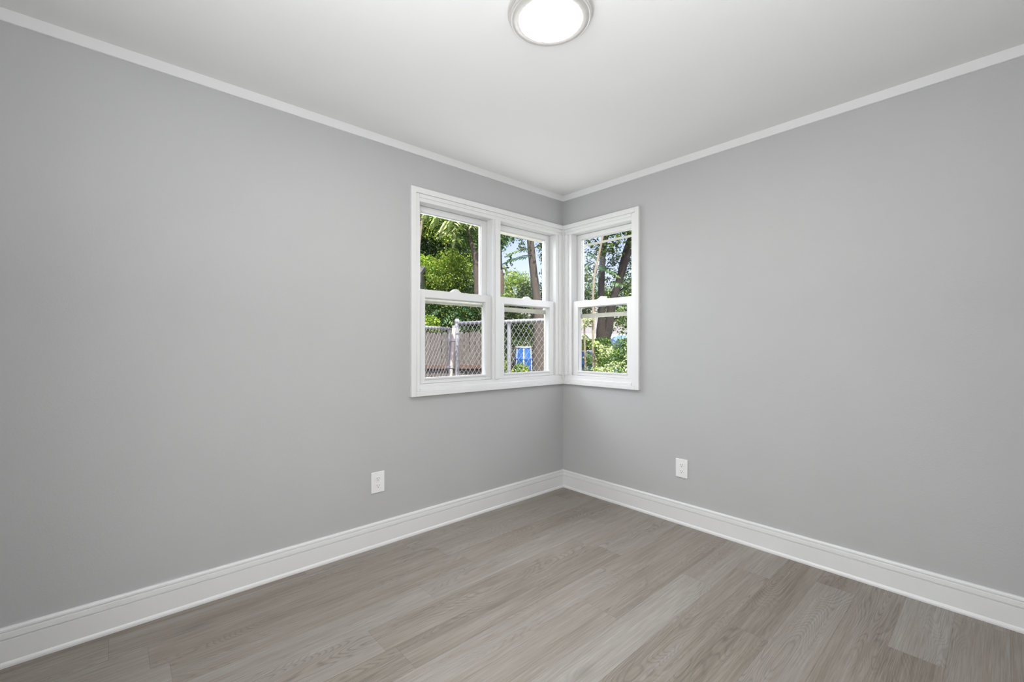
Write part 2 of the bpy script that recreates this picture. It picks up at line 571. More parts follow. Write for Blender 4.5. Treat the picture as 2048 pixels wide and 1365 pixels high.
# flat trim under the ceiling
CROWN = [(0, H), (0, 2.2345), (0.011, 2.2345), (0.0125, 2.236), (0.0125, H)]
for nm, p0, p1, out in (('trim_1', (X0, 0, 0), (0, 0, 0), (0, -1, 0)), ('trim_2', (0, 0, 0), (0, Y0, 0), (-1, 0, 0)),
                        ('trim_3', (0, Y0, 0), (X0, Y0, 0), (0, 1, 0)), ('trim_4', (X0, Y0, 0), (X0, 0, 0), (1, 0, 0))):
    bm = bmesh.new()
    extrude_profile(bm, CROWN, p0, p1, out, 1.0, 1.0)
    structure(build(nm, bm, M_TRIM))

# window casings: a raised back band round a flat inner board, boards between the openings and at the corner
ZB, ZT, BB = 0.809, 2.041, 0.032
def casing(name, tf, u_out, openings):
    bm = bmesh.new()
    t1, t2, t3 = -0.024, -0.012, -0.007
    box(bm, (u_out, 0, ZB), (u_out + BB, t1, ZT), tf)                                  # outer band, upright
    box(bm, (u_out + BB, 0, ZT - BB), (t1, t1, ZT), tf)                                # outer band, head
    box(bm, (u_out + BB, 0, ZB), (t1, t1, ZB + 0.026), tf)                             # outer band, foot
    lo = openings[0][0]
    box(bm, (u_out + BB, 0, ZB + 0.026), (lo, t2, ZT - BB), tf)                        # flat board, upright
    box(bm, (lo, 0, Z_HEAD), (t1, t3, ZT - BB), tf)                                    # flat board, head
    box(bm, (lo, 0, Z_HEAD + 0.022), (t1, t2 - 0.003, ZT - BB), tf)
    box(bm, (lo, 0, ZB + 0.026), (t1, t3, Z_SILL), tf)                                 # flat board under the sash
    box(bm, (lo, 0, ZB + 0.026), (t1, t2 - 0.004, ZB + 0.044), tf)
    ups = [(openings[i][1], openings[i + 1][0]) for i in range(len(openings) - 1)]
    for a, b in ups:
        box(bm, (a, 0, Z_SILL), (b, t3, Z_HEAD), tf)
        box(bm, (a + 0.018, t3, Z_SILL), (b - 0.018, t3 - 0.005, Z_HEAD), tf)
    box(bm, (openings[-1][1], 0, Z_SILL), (t1, t3, Z_HEAD), tf)                         # board beside the corner
    box(bm, (openings[-1][1] + 0.030, t3, Z_SILL), (t1, t2 - 0.003, Z_HEAD), tf)
    return structure(build(name, bm, M_TRIM, bevel=0.0022))
casing('trim_5', TF_L, -1.3434, [WIN[1], WIN[2]])
casing('trim_6', TF_R, -0.689, [WIN[3]])
bm = bmesh.new()
box(bm, (-0.0245, -0.0245, ZB), (0, 0, ZT))
structure(build('trim_7', bm, M_TRIM, bevel=0.0015))

# ------------------------------------------------------------------ windows
def sash(bm, tf, u0, u1, z0, z1, d0, d1, stile, top, bot):
    box(bm, (u0, d0, z0), (u0 + stile, d1, z1), tf)
    box(bm, (u1 - stile, d0, z0), (u1, d1, z1), tf)
    box(bm, (u0 + stile, d0, z1 - top), (u1 - stile, d1, z1), tf)
    box(bm, (u0 + stile, d0, z0), (u1 - stile, d1, z0 + bot), tf)

def window(n, tf, storm_bottom):
    u0, u1 = WIN[n]
    root = bpy.data.objects.new('window_%d' % n, None)
    C.objects.link(root)
    root.location = tf((u0 + u1) / 2, 0, Z_SILL)
    structure(root, {1: 'left one of the pair of white sash windows in the left wall',
                     2: 'white sash window in the left wall, next to the corner',
                     3: 'white sash window in the right wall, next to the corner'}[n])
    # frame lining the opening, with the parting beads between the sash tracks
    bm = bmesh.new()
    box(bm, (u0 - G, 0.0, Z_SILL - 0.03), (u0, 0.108, Z_HEAD + G), tf)
    box(bm, (u1, 0.0, Z_SILL - 0.03), (u1 + G, 0.108, Z_HEAD + G), tf)
    box(bm, (u0, 0.0, Z_HEAD), (u1, T, Z_HEAD + G), tf)
    box(bm, (u0, 0.0, Z_SILL - 0.03), (u1, T + 0.03, Z_SILL), tf)
    for a, b in ((u0, u0 + 0.003), (u1 - 0.003, u1)):
        box(bm, (a, 0.0535, 1.449), (b, 0.0595, Z_HEAD), tf)
        box(bm, (a, 0.099, Z_SILL), (b, 0.105, Z_HEAD), tf)
    build('frame', bm, M_VINYL, root, bevel=0.001)
    def pane(parent, a, b, c, e, d):
        bm = bmesh.new()
        vs = [bm.verts.new(tf(*p)) for p in ((a, d, c), (b, d, c), (b, d, e), (a, d, e))]
        bm.faces.new(vs)
        o = build('pane', bm, M_GLASS, parent)
        return o
    # upper sash, in the outer track
    bm = bmesh.new()
    a, b, c, e = u0 + 0.002, u1 - 0.002, 1.400, Z_HEAD - 0.002
    sash(bm, tf, a, b, c, e, 0.061, 0.096, 0.0435, 0.036, 0.042)
    sash(bm, tf, a + 0.0435, b - 0.0435, c + 0.042, e - 0.036, 0.072, 0.092, 0.0025, 0.003, 0.003)
    up = build('upper_sash', bm, M_VINYL, root, bevel=0.0015)
    pane(up, a + 0.045, b - 0.045, c + 0.043, e - 0.037, 0.081)
    # lower sash, in the inner track
    bm = bmesh.new()
    a, b, c, e = u0 + 0.002, u1 - 0.002, Z_SILL + 0.001, 1.447
    sash(bm, tf, a, b, c, e, 0.012, 0.046, 0.048, 0.047, 0.026)
    sash(bm, tf, a + 0.048, b - 0.048, c + 0.026, e - 0.047, 0.018, 0.034, 0.002, 0.003, 0.003)
    box(bm, (a + 0.046, 0.006, c + 0.024), (b - 0.046, 0.024, c + 0.0355), tf)          # lift lip under the glass
    lw = build('lower_sash', bm, M_VINYL, root, bevel=0.0015)
    pane(lw, a + 0.049, b - 0.049, c + 0.030, e - 0.049, 0.026)
    # sash lock on the meeting rail
    bm = bmesh.new()
    mid = (u0 + u1) / 2
    prof = [(-0.036, 0.0), (0.036, 0.0), (0.035, 0.005), (0.026, 0.008), (0.021, 0.014), (0.012, 0.019), (0.0, 0.0205), (-0.012, 0.019), (-0.021, 0.014), (-0.026, 0.008), (-0.035, 0.005)]
    r0 = [bm.verts.new(tf(mid + p, 0.016, 1.447 + q)) for p, q in prof]
    r1 = [bm.verts.new(tf(mid + p, 0.044, 1.447 + q)) for p, q in prof]
    for i in range(len(prof)):
        j = (i + 1) % len(prof)
        bm.faces.new((r0[i], r0[j], r1[j], r1[i]))
    bm.faces.new(r0); bm.faces.new(r1)
    build('sash_lock', bm, M_VINYL, lw, bevel=0.001)
    # storm window outside: fixed frame and a sliding cream sash hung at its own height
    bm = bmesh.new()
    sash(bm, tf, u0 - 0.0155, u1 + 0.0155, Z_SILL, Z_HEAD, 0.1225, 0.134, 0.004, 0.010, 0.012)
    st = build('storm_frame', bm, M_STORM, root, bevel=0.001)
    bm = bmesh.new()
    sb = storm_bottom
    sash(bm, tf, u0 - 0.0145, u1 + 0.0145, sb, min(sb + 0.577, Z_HEAD - 0.011), 0.112, 0.120, 0.0165, 0.0165, 0.032)
    box(bm, (u0 + 0.004, 0.109, sb + 0.012), (u1 - 0.004, 0.112, sb + 0.020), tf)
    ss = build('storm_sash', bm, M_STORM, root, bevel=0.001)
    pane(ss, u0 + 0.0015, u1 - 0.0015, sb + 0.031, min(sb + 0.577, Z_HEAD - 0.011) - 0.016, 0.117)
    return root
window(1, TF_L, 1.3745)
window(2, TF_L, 1.3545)
window(3, TF_R, 1.3215)

# ------------------------------------------------------------------ ceiling light
LX, LY = -1.493, -1.262
lamp = thing('ceiling_light', 'round flush ceiling light with brushed nickel rim and glowing white diffuser', 'ceiling light', (LX, LY, H))
bm = bmesh.new()
lathe(bm, [(0.120, -0.014), (0.147, -0.014), (0.149, -0.011), (0.149, -0.002), (0.147, 0.0), (0.120, 0.0)], (LX, LY, H), 96)
build('base', bm, M_NICKEL, lamp, smooth=True)
bm = bmesh.new()
lathe(bm, [(0.138, -0.013), (0.1415, -0.015), (0.1415, -0.027), (0.1385, -0.030), (0.1345, -0.0305), (0.1335, -0.0285), (0.1325, -0.0310), (0.1115, -0.0335), (0.1095, -0.0325), (0.1090, -0.014)], (LX, LY, H), 96, close_top=False, close_bottom=False)
build('rim', bm, M_NICKEL, lamp, smooth=True)
bm = bmesh.new()
lathe(bm, [(0.1090, -0.0310), (0.104, -0.0328), (0.085, -0.0345), (0.05, -0.0355), (0.0, -0.0360)], (LX, LY, H), 96, close_bottom=False)
build('diffuser', bm, M_LAMP, lamp, smooth=True)

# ------------------------------------------------------------------ outlets
def outlet(tf, u, z, label):
    root = thing('electrical_outlet', label, 'outlet', tf(u, 0, z), 'wall outlets')
    bm = bmesh.new()
    hw, hh = 0.0385, 0.0575
    box(bm, (u - hw, 0, z - hh), (u + hw, -0.0055, z + hh), tf)
    build('cover_plate', bm, M_PLATE, root, bevel=0.0035, seg=3)
    for s in (1, -1):
        zc = z + s * 0.0195
        bm = bmesh.new()
        r0, r1 = [], []
        for k in range(28):
            a = 2 * math.pi * k / 28
            pu, pz = 0.0172 * math.cos(a), max(-0.0135, min(0.0135, 0.0172 * math.sin(a)))
            r0.append(bm.verts.new(tf(u + pu, -0.004, zc + pz)))
            r1.append(bm.verts.new(tf(u + pu * 0.97, -0.0075, zc + pz * 0.97)))
        for k in range(28):
            bm.faces.new((r0[k], r0[(k + 1) % 28], r1[(k + 1) % 28], r1[k]))
        bm.faces.new(r1)
        rc = build('receptacle', bm, M_PLATE, root)
        for du, hl in ((-0.0063, 0.0045), (0.0063, 0.0036)):
            bm = bmesh.new()
            box(bm, (u + du - 0.0011, -0.0070, zc + 0.003 - hl), (u + du + 0.0011, -0.0078, zc + 0.003 + hl), tf)
            build('slot', bm, M_SLOT, rc)
        bm = bmesh.new()
        tube(bm, [tf(u, -0.0070, zc - 0.0075), tf(u, -0.0078, zc - 0.0075)], 0.0024, 12)
        build('ground_hole', bm, M_SLOT, rc)
    bm = bmesh.new()
    tube(bm, [tf(u, -0.005, z), tf(u, -0.0068, z)], 0.0033, 14)
    build('screw', bm, M_PLATE, root)
outlet(TF_L, -1.540, 0.354, 'white duplex outlet on the left wall, below the window')
outlet(TF_R, -0.980, 0.346, 'white duplex outlet on the right wall, right of the corner')

# ------------------------------------------------------------------ yard: ground
bm = bmesh.new()
NG = 40
grid = [[None] * (NG + 1) for _ in range(NG + 1)]
for i in range(NG + 1):
    for j in range(NG + 1):
        x, y = -20 + 60 * i / NG, -20 + 60 * j / NG
        grid[i][j] = bm.verts.new((x, y, ground_z(x, y)))
for i in range(NG):
    for j in range(NG):
        bm.faces.new((grid[i][j], grid[i + 1][j], grid[i + 1][j + 1], grid[i][j + 1]))
structure(build('ground', bm, M_SOIL, smooth=True))

# ------------------------------------------------------------------ yard: foliage builders
def leaf_quads(name, pos, nrm, axis, size, tint, mat, parent, aspect=0.55, droop=0.12):
    n = len(pos)
    axis = axis - nrm * np.sum(axis * nrm, axis=1, keepdims=True)
    axis /= np.linalg.norm(axis, axis=1, keepdims=True) + 1e-9
    side = np.cross(nrm, axis)
    s = size[:, None]
    v = np.empty((n, 4, 3))
    v[:, 0] = pos
    v[:, 1] = pos + axis * s * 0.45 + side * s * aspect * 0.5
    v[:, 2] = pos + axis * s - nrm * s * droop
    v[:, 3] = pos + axis * s * 0.45 - side * s * aspect * 0.5
    me = bpy.data.meshes.new(name)
    me.vertices.add(n * 4)
    me.loops.add(n * 4)
    me.polygons.add(n)
    me.vertices.foreach_set('co', v.reshape(-1).astype(np.float32))
    me.loops.foreach_set('vertex_index', np.arange(n * 4, dtype=np.int32))
    me.polygons.foreach_set('loop_start', np.arange(0, n * 4, 4, dtype=np.int32))
    me.update(calc_edges=True)
    a = me.attributes.new('tint', 'FLOAT', 'FACE')
    a.data.foreach_set('value', tint.astype(np.float32))
    return link(name, me, mat, parent)

def unit(v):
    return v / (np.linalg.norm(v, axis=1, keepdims=True) + 1e-9)

def crown(parent, lobes, leaf, mat, name='foliage', up=0.7, clump=0.0):
    """lobes: (centre, horizontal radius, vertical radius, number of leaves)"""
    P, Nn, A, Sz, Tt = [], [], [], [], []
    leaf *= 0.62
    for c, rh, rv, n in lobes:
        n = int(n * 2.3)
        d = unit(RNG.normal(size=(n, 3)))
        if clump > 0:                       # leaves gather on twigs inside the lobe
            k = max(6, n // 14)
            tw = unit(RNG.normal(size=(k, 3))) * (RNG.random((k, 1)) ** 0.45)
            idx = RNG.integers(0, k, n)
            p = tw[idx] + RNG.normal(size=(n, 3)) * clump
            tone = RNG.random(k)[idx]
        else:
            p = d * (RNG.random((n, 1)) ** 0.42)
            tone = np.full(n, RNG.random())
        P.append(np.array(c) + p * np.array([rh, rh, rv]))
        Nn.append(unit(RNG.normal(size=(n, 3)) * 0.75 + unit(p) * 0.35 + np.array([0, 0, up])))
        A.append(RNG.normal(size=(n, 3)) + np.array([0, 0, -0.4]))
        Sz.append(leaf * (0.6 + 0.8 * RNG.random(n)))
        Tt.append(np.clip(0.6 * RNG.random(n) + 0.4 * tone + RNG.normal(size=n) * 0.08, 0, 1))
    return leaf_quads(name, np.concatenate(P), np.concatenate(Nn), np.concatenate(A), np.concatenate(Sz), np.concatenate(Tt), mat, parent)

def frond(parent, starts, mat, leaf=0.09, name='frond'):
    """compound leaves: pairs of narrow leaflets along a drooping stalk; starts = (root, tip, sag, pairs)"""
    for root, tip, sag, pairs in starts:
        P, Nn, A, Sz, Tt = [], [], [], [], []
        root, tip = np.array(root), np.array(tip)
        d = tip - root
        ln = np.linalg.norm(d)
        side = np.cross(d / ln, [0, 0, 1.0])
        side /= np.linalg.norm(side) + 1e-9
        tone = RNG.random() * 0.5
        for i in range(pairs):
            f = (i + 0.6) / pairs
            p = root + d * f + np.array([0, 0, -sag * f * f])
            tang = d / ln + np.array([0, 0, -2 * sag * f / ln])
            sz = leaf * (0.65 + 0.5 * math.sin(math.pi * min(1, f * 0.95 + 0.1)))
            for s in (-1, 1):
                P.append(p)
                A.append(side * s + tang * 0.55 + np.array([0, 0, -0.45]) + RNG.normal(size=3) * 0.12)
                Nn.append(np.array([0, 0, 1.0]) + side * s * 0.45 + RNG.normal(size=3) * 0.2)
                Sz.append(sz)
                Tt.append(min(1, tone + 0.5 * RNG.random()))
        leaf_quads(name, np.array(P), unit(np.array(Nn)), np.array(A), np.array(Sz), np.array(Tt), mat, parent, aspect=0.3, droop=0.2)

def branch_tubes(parent, lines, mat, name='branch'):
    for pts, r in lines:
        bm = bmesh.new()
        tube(bm, pts, [r * (1 - 0.7 * i / (len(pts) - 1)) for i in range(len(pts))], 6)
        build(name, bm, mat, parent, smooth=True)

def trunk_at(parent, rows, dist, mat, name='trunk', seg=14):
    """rows: bearing, height and half-width readings up the trunk; carried down to the ground"""
    pts, rr = [], []
    p = at(rows[0][0], rows[0][1], dist)
    gz = ground_z(p.x, p.y)
    if p.z > gz:
        pts.append(Vector((p.x, p.y, gz - 0.05))); rr.append(rows[0][2] * dist / 885 * 1.15)
    for px, py, r in rows:
        pts.append(at(px, py, dist)); rr.append(r * dist / 885)
    # smooth subdivision
    P, R = [], []
    for i in range(len(pts) - 1):
        p0, p1, p2, p3 = pts[max(i - 1, 0)], pts[i], pts[i + 1], pts[min(i + 2, len(pts) - 1)]
        for k in range(4):
            t = k / 4
            P.append(0.5 * (2 * p1 + (p2 - p0) * t + (2 * p0 - 5 * p1 + 4 * p2 - p3) * t * t + (3 * p1 - p0 - 3 * p2 + p3) * t ** 3))
            R.append((rr[i] * (1 - t) + rr[i + 1] * t) * (1 + 0.05 * random.uniform(-1, 1)))
    P.append(pts[-1]); R.append(rr[-1])
    bm = bmesh.new()
    tube(bm, P, R, seg)
    return build(name, bm, mat, parent, smooth=True)

def base_of(px, dist):
    p = at(px, 689, dist)
    return (p.x, p.y, ground_z(p.x, p.y))

def lobe(px, py, dist, rh, rv, n):
    return (tuple(at(px, py, dist)), rh, rv, n)

def simple_trunk(parent, px, dist, top_py, r, mat):
    b = base_of(px, dist)
    top = at(px, top_py, dist)
    bm = bmesh.new()
    k = 6
    tube(bm, [(b[0] + (top.x - b[0]) * i / k + random.uniform(-.4, .4) * r, b[1] + (top.y - b[1]) * i / k + random.uniform(-.4, .4) * r, b[2] - 0.05 + (top.z - b[2] + 0.05) * i / k) for i in range(k + 1)],
         [r * (1 - 0.6 * i / k) for i in range(k + 1)], 10)
    return build('trunk', bm, mat, parent, smooth=True)

# ------------------------------------------------------------------ yard: seen through the left windows
# far dark tree behind everything
t = thing('tree', 'dense dark green tree filling the top of the left window', 'tree', base_of(870, 13))
simple_trunk(t, 870, 13, 470, 0.16, M_BARK_DARK)
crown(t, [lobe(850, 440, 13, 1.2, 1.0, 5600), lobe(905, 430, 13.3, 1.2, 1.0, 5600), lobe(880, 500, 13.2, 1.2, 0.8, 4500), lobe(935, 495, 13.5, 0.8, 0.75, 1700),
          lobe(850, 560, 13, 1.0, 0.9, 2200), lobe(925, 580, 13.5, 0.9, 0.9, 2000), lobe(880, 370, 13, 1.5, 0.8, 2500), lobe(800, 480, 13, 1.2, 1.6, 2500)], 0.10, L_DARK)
crown(t, [lobe(862, 455, 12.2, 0.55, 0.40, 650), lobe(905, 480, 12.4, 0.5, 0.3, 260), lobe(945, 540, 12.6, 0.4, 0.6, 500)], 0.085, L_BRIGHT, name='yellow_green_foliage', clump=0.16)  # clumps of yellow-green leaves among the dark ones
# bright yellow-green small tree
t = thing('small_tree', 'sunlit yellow-green leafy tree in the middle of the left window', 'tree', base_of(885, 9.3))
simple_trunk(t, 885, 9.3, 560, 0.05, M_BARK)
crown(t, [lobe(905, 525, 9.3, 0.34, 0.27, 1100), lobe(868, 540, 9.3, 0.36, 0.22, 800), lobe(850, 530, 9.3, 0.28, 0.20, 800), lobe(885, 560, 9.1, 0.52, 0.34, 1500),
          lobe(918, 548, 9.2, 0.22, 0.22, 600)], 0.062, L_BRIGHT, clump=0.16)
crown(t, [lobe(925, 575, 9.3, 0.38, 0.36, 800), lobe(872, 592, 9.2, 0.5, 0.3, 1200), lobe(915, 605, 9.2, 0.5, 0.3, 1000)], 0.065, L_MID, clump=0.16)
# dark shrub mass above the wooden fence
t = thing('shrub', 'dark green shrub standing directly behind the wooden fence', 'shrub', base_of(905, 8.2))
simple_trunk(t, 905, 8.2, 660, 0.04, M_TWIG)
crown(t, [lobe(865, 625, 8.2, 0.42, 0.34, 1100), lobe(910, 630, 8.2, 0.42, 0.36, 1200), lobe(945, 625, 8.4, 0.30, 0.36, 800), lobe(890, 670, 8.1, 0.55, 0.28, 900), lobe(945, 670, 8.2, 0.3, 0.3, 500)], 0.07, L_DARK)
frond(t, [(at(905, 625, 7.9), at(880, 640, 7.7), 0.12, 9), (at(905, 622, 7.9), at(925, 632, 7.7), 0.1, 9), (at(912, 618, 7.9), at(932, 645, 7.7), 0.1, 9),
          (at(900, 640, 7.8), at(925, 655, 7.6), 0.06, 8), (at(875, 618, 7.9), at(855, 628, 7.8), 0.1, 8), (at(925, 612, 7.9), at(948, 622, 7.7), 0.1, 8)], L_BLUE, 0.11)
t = thing('bush', 'small bright yellow-green bush at the left edge, above the fence boards', 'bush', base_of(858, 7.75))
simple_trunk(t, 858, 7.75, 665, 0.02, M_TWIG)
crown(t, [lobe(860, 642, 7.7, 0.17, 0.10, 330), lobe(851, 655, 7.7, 0.12, 0.09, 160), lobe(868, 656, 7.7, 0.12, 0.08, 170)], 0.055, L_BRIGHT)

# leaning grey-brown tree at the right side of the left window
t = thing('tree', 'leaning grey-brown trunk at the right edge of the left window', 'tree', base_of(957, 8.6))
trunk_at(t, [(957, 700, 6.2), (956, 640, 5.8), (954, 590, 5.8), (953, 550, 6.2), (950.5, 515, 6.4), (944, 490, 4.8), (939, 468, 4.2), (936, 445, 3.8), (930, 405, 3.2)], 8.6, M_BARK)
branch_tubes(t, [([at(952, 520, 8.6), at(957, 505, 8.6), at(962, 488, 8.65), at(972, 440, 8.7)], 0.045), ([at(936, 445, 8.6), at(920, 420, 8.3), at(900, 402, 7.9)], 0.025)], M_BARK)
crown(t, [lobe(958, 470, 8.7, 0.40, 0.35, 350), lobe(925, 470, 8.9, 0.35, 0.4, 350), lobe(900, 420, 8.4, 0.5, 0.35, 600), lobe(955, 400, 8.6, 0.8, 0.4, 700)], 0.08, L_MID, clump=0.15)
# overhanging compound leaves near the house
t = thing('tree', 'slender tree with drooping pinnate leaves hanging into the left window', 'tree', base_of(835, 5.6))
trunk_at(t, [(824, 700, 3), (832, 560, 2.6), (842, 460, 2.2), (849, 420, 2.0), (866, 370, 1.8), (900, 345, 1.2)], 5.6, M_BARK_PALE, seg=8)
branch_tubes(t, [([at(866, 370, 5.6), at(890, 385, 5.4), at(905, 410, 5.2), at(912, 432, 5.1)], 0.012), ([at(900, 345, 5.6), at(930, 390, 5.3), at(938, 432, 5.1)], 0.010)], M_TWIG)
frond(t, [(at(911, 430, 5.1), at(902, 462, 5.0), 0.05, 8), (at(909, 432, 5.1), at(914, 458, 5.0), 0.04, 7), (at(905, 436, 5.1), at(888, 458, 5.1), 0.08, 8), (at(896, 440, 5.2), at(876, 462, 5.2), 0.08, 8),
          (at(908, 455, 5.1), at(907, 488, 5.1), 0.03, 8), (at(906, 462, 5.1), at(915, 478, 5.0), 0.05, 6), (at(938, 430, 5.1), at(926, 452, 5.0), 0.04, 8), (at(938, 432, 5.1), at(945, 450, 5.0), 0.03, 7),
          (at(880, 425, 5.3), at(862, 445, 5.3), 0.06, 8), (at(858, 415, 5.4), at(846, 432, 5.4), 0.06, 8)], L_PALE, 0.10)

# ------------------------------------------------------------------ yard: seen through the window beside the corner
t = thing('tree', 'thick straight grey trunk behind the chain-link fence, right side of the middle window', 'tree', base_of(1079, 6.3))
trunk_at(t, [(1079, 760, 15.5), (1079, 700, 13.5), (1078.5, 650, 11.5), (1074, 605, 8.4), (1069, 560, 8.0), (1065, 525, 7.6), (1061.5, 490, 7.0), (1059, 455, 6.6), (1056, 400, 6.0)], 6.3, M_BARK, seg=18)
branch_tubes(t, [([at(1066, 510, 6.3), at(1045, 512, 6.0), at(1020, 520, 5.8)], 0.008), ([at(1064, 500, 6.3), at(1050, 497, 6.0), at(1025, 505, 5.9)], 0.008), ([at(1060, 460, 6.3), at(1035, 462, 6.0), at(1005, 472, 5.9)], 0.012), ([at(1062, 500, 6.3), at(1080, 490, 6.3), at(1095, 500, 6.2)], 0.01)], M_TWIG)
frond(t, [(at(1060, 512, 6.0), at(1030, 514, 5.8), 0.03, 11), (at(1034, 515, 5.8), at(1008, 522, 5.7), 0.03, 10), (at(1058, 497, 6.1), at(1036, 499, 5.9), 0.03, 9), (at(1040, 499, 5.9), at(1014, 507, 5.8), 0.03, 10),
          (at(1020, 470, 5.9), at(1005, 500, 5.8), 0.02, 7), (at(1022, 505, 5.8), at(1021, 525, 5.8), 0.02, 6), (at(1076, 490, 6.2), at(1090, 500, 6.1), 0.05, 7), (at(1076, 508, 6.2), at(1092, 515, 6.1), 0.05, 7)], L_BLUE, 0.085)
crown(t, [lobe(1040, 473, 6.1, 0.17, 0.06, 70), lobe(1010, 478, 6.0, 0.14, 0.09, 130), lobe(1043, 492, 6.1, 0.07, 0.06, 45), lobe(1084, 487, 6.3, 0.10, 0.14, 110), lobe(1086, 515, 6.3, 0.07, 0.08, 50), lobe(1040, 430, 6.1, 0.5, 0.16, 350)], 0.05, L_MID)
t = thing('tree', 'vine-wrapped trunk at the left edge of the middle window', 'tree', base_of(998, 8.9))
trunk_at(t, [(999, 700, 9.5), (999, 620, 9.0), (999.5, 575, 8.8), (999.5, 552, 8.0), (998.6, 541, 6.6)], 8.9, M_BARK_RED, name='vine_wrapped_trunk')
trunk_top = [(998.5, 545, 7.0), (997.5, 520, 6.6), (996.5, 490, 6.4), (995, 440, 6.0)]
bm = bmesh.new()
tube(bm, [at(a, b, 8.9) for a, b, c in trunk_top], [c * 8.9 / 885 for a, b, c in trunk_top], 12)
build('trunk', bm, M_BARK, t, smooth=True)
crown(t, [lobe(1003, 482, 8.8, 0.12, 0.22, 170), lobe(1001, 600, 8.8, 0.14, 0.14, 160), lobe(996, 450, 8.9, 0.4, 0.3, 300)], 0.07, L_MID)
t = thing('small_tree', 'far pale yellow-green tree against the sky in the middle window', 'tree', base_of(1030, 17))
simple_trunk(t, 1030, 17, 590, 0.08, M_BARK)
crown(t, [lobe(1022, 562, 17, 0.34, 0.34, 700), lobe(1040, 560, 17.2, 0.40, 0.36, 800), lobe(1018, 592, 17, 0.5, 0.35, 900), lobe(1052, 585, 17, 0.4, 0.4, 700), lobe(1000, 590, 17.3, 0.5, 0.4, 500)], 0.085, L_BRIGHT, clump=0.16)
t = thing('shrub', 'rounded dark shrub left of the straight trunk in the middle window', 'shrub', base_of(1072, 8.0))
simple_trunk(t, 1072, 8.0, 640, 0.03, M_TWIG)
crown(t, [lobe(1051, 580, 8.0, 0.17, 0.18, 420), lobe(1042, 603, 8.0, 0.2, 0.14, 420), lobe(1060, 600, 7.9, 0.16, 0.15, 350), lobe(1086, 590, 8.0, 0.12, 0.28, 330), lobe(1088, 545, 8.1, 0.08, 0.12, 70)], 0.058, L_DARK)
crown(t, [lobe(1055, 603, 7.6, 0.08, 0.09, 50)], 0.085, L_MID, name='bright_leaves')
t = thing('shrub', 'low dark shrub along the fence, left of the blue drum', 'shrub', base_of(1012, 9.2))
simple_trunk(t, 1012, 9.2, 680, 0.03, M_TWIG)
crown(t, [lobe(1008, 605, 9.2, 0.3, 0.14, 420), lobe(1025, 612, 9.2, 0.3, 0.14, 380), lobe(1008, 640, 9.1, 0.26, 0.26, 500), lobe(1035, 635, 9.4, 0.25, 0.22, 400), lobe(1052, 655, 9.3, 0.20, 0.28, 350), lobe(1010, 685, 9.0, 0.24, 0.26, 450), lobe(1036, 665, 9.3, 0.2, 0.17, 300), lobe(1058, 620, 9.4, 0.16, 0.10, 120), lobe(1008, 725, 8.8, 0.2, 0.25, 450), lobe(1052, 690, 11.6, 0.5, 0.5, 700), lobe(1025, 650, 9.6, 0.4, 0.35, 600)], 0.07, L_DARK)
t = thing('bush', 'low yellow-green bush in front of the blue drum', 'bush', base_of(1040, 6.6))
crown(t, [lobe(1040, 738, 6.7, 0.11, 0.10, 210), lobe(1052, 742, 6.7, 0.10, 0.10, 170), lobe(1010, 736, 6.6, 0.09, 0.16, 190), lobe(1030, 765, 6.7, 0.3, 0.22, 500)], 0.05, L_BRIGHT)
simple_trunk(t, 1040, 6.6, 745, 0.015, M_TWIG)

def drum(px, dist, py_top, r, h, label):
    p = at(px, py_top, dist)
    root = thing('plastic_drum', label, 'drum', (p.x, p.y, p.z - h), 'blue plastic drums')
    c = (p.x, p.y, p.z - h)
    bm = bmesh.new()
    lathe(bm, [(0.0, 0), (r * 1.06, 0.0), (r * 1.1, 0.03), (r * 1.1, h * .3), (r * 1.13, h * .315), (r * 1.13, h * .345), (r * 1.08, h * .36), (r * 1.04, h * .66), (r * 1.06, h * .675), (r * 1.06, h * .70), (r * 1.01, h * .715),
              (r * 0.96, h - 0.035), (r * 0.93, h - 0.01), (r * 0.86, h - 0.004), (0.0, h - 0.012)], c, 40, False, False)
    body = build('body', bm, M_BLUE, root, smooth=True)
    bm = bmesh.new()
    lathe(bm, [(r * 0.97, h - 0.018), (r * 0.99, h - 0.012), (r * 0.99, h + 0.004), (r * 0.96, h + 0.008), (r * 0.92, h + 0.004), (r * 0.92, h - 0.018)], c, 40, False, False)
    build('rim', bm, M_WHITEP, root, smooth=True)
    for ang in (-2.35, -1.42, -0.35):  # upright white stripes on the side of the drum
        bm = bmesh.new()
        a = ang - YAW - 0.15
        dirv = Vector((math.cos(a), math.sin(a), 0)); sd = Vector((-dirv.y, dirv.x, 0))
        pts = []
        for f in (0.02, 0.3, 0.36, 0.66, 0.72, 0.96):
            rad = r * (1.1 - 0.14 * f) + 0.006
            pts.append(Vector(c) + dirv * rad + Vector((0, 0, h * f)))
        vs = [[bm.verts.new(q + sd * s + dirv * o) for s, o in ((-.013, -.012), (-.012, .004), (.012, .004), (.013, -.012))] for q in pts]
        for q0, q1 in zip(vs, vs[1:]):
            for k in range(4):
                bm.faces.new((q0[k], q0[(k + 1) % 4], q1[(k + 1) % 4], q1[k]))
        bm.faces.new(vs[0][::-1]); bm.faces.new(vs[-1])
        build('white_stripe', bm, M_WHITEP, root)
    return root
drum(1047, 10.6, 694.5, 0.20, 0.92, 'blue drum with white stripes behind the chain-link fence')
drum(1171, 9.2, 702, 0.19, 0.86, 'blue drum half hidden by leaves at the lower left of the right window')

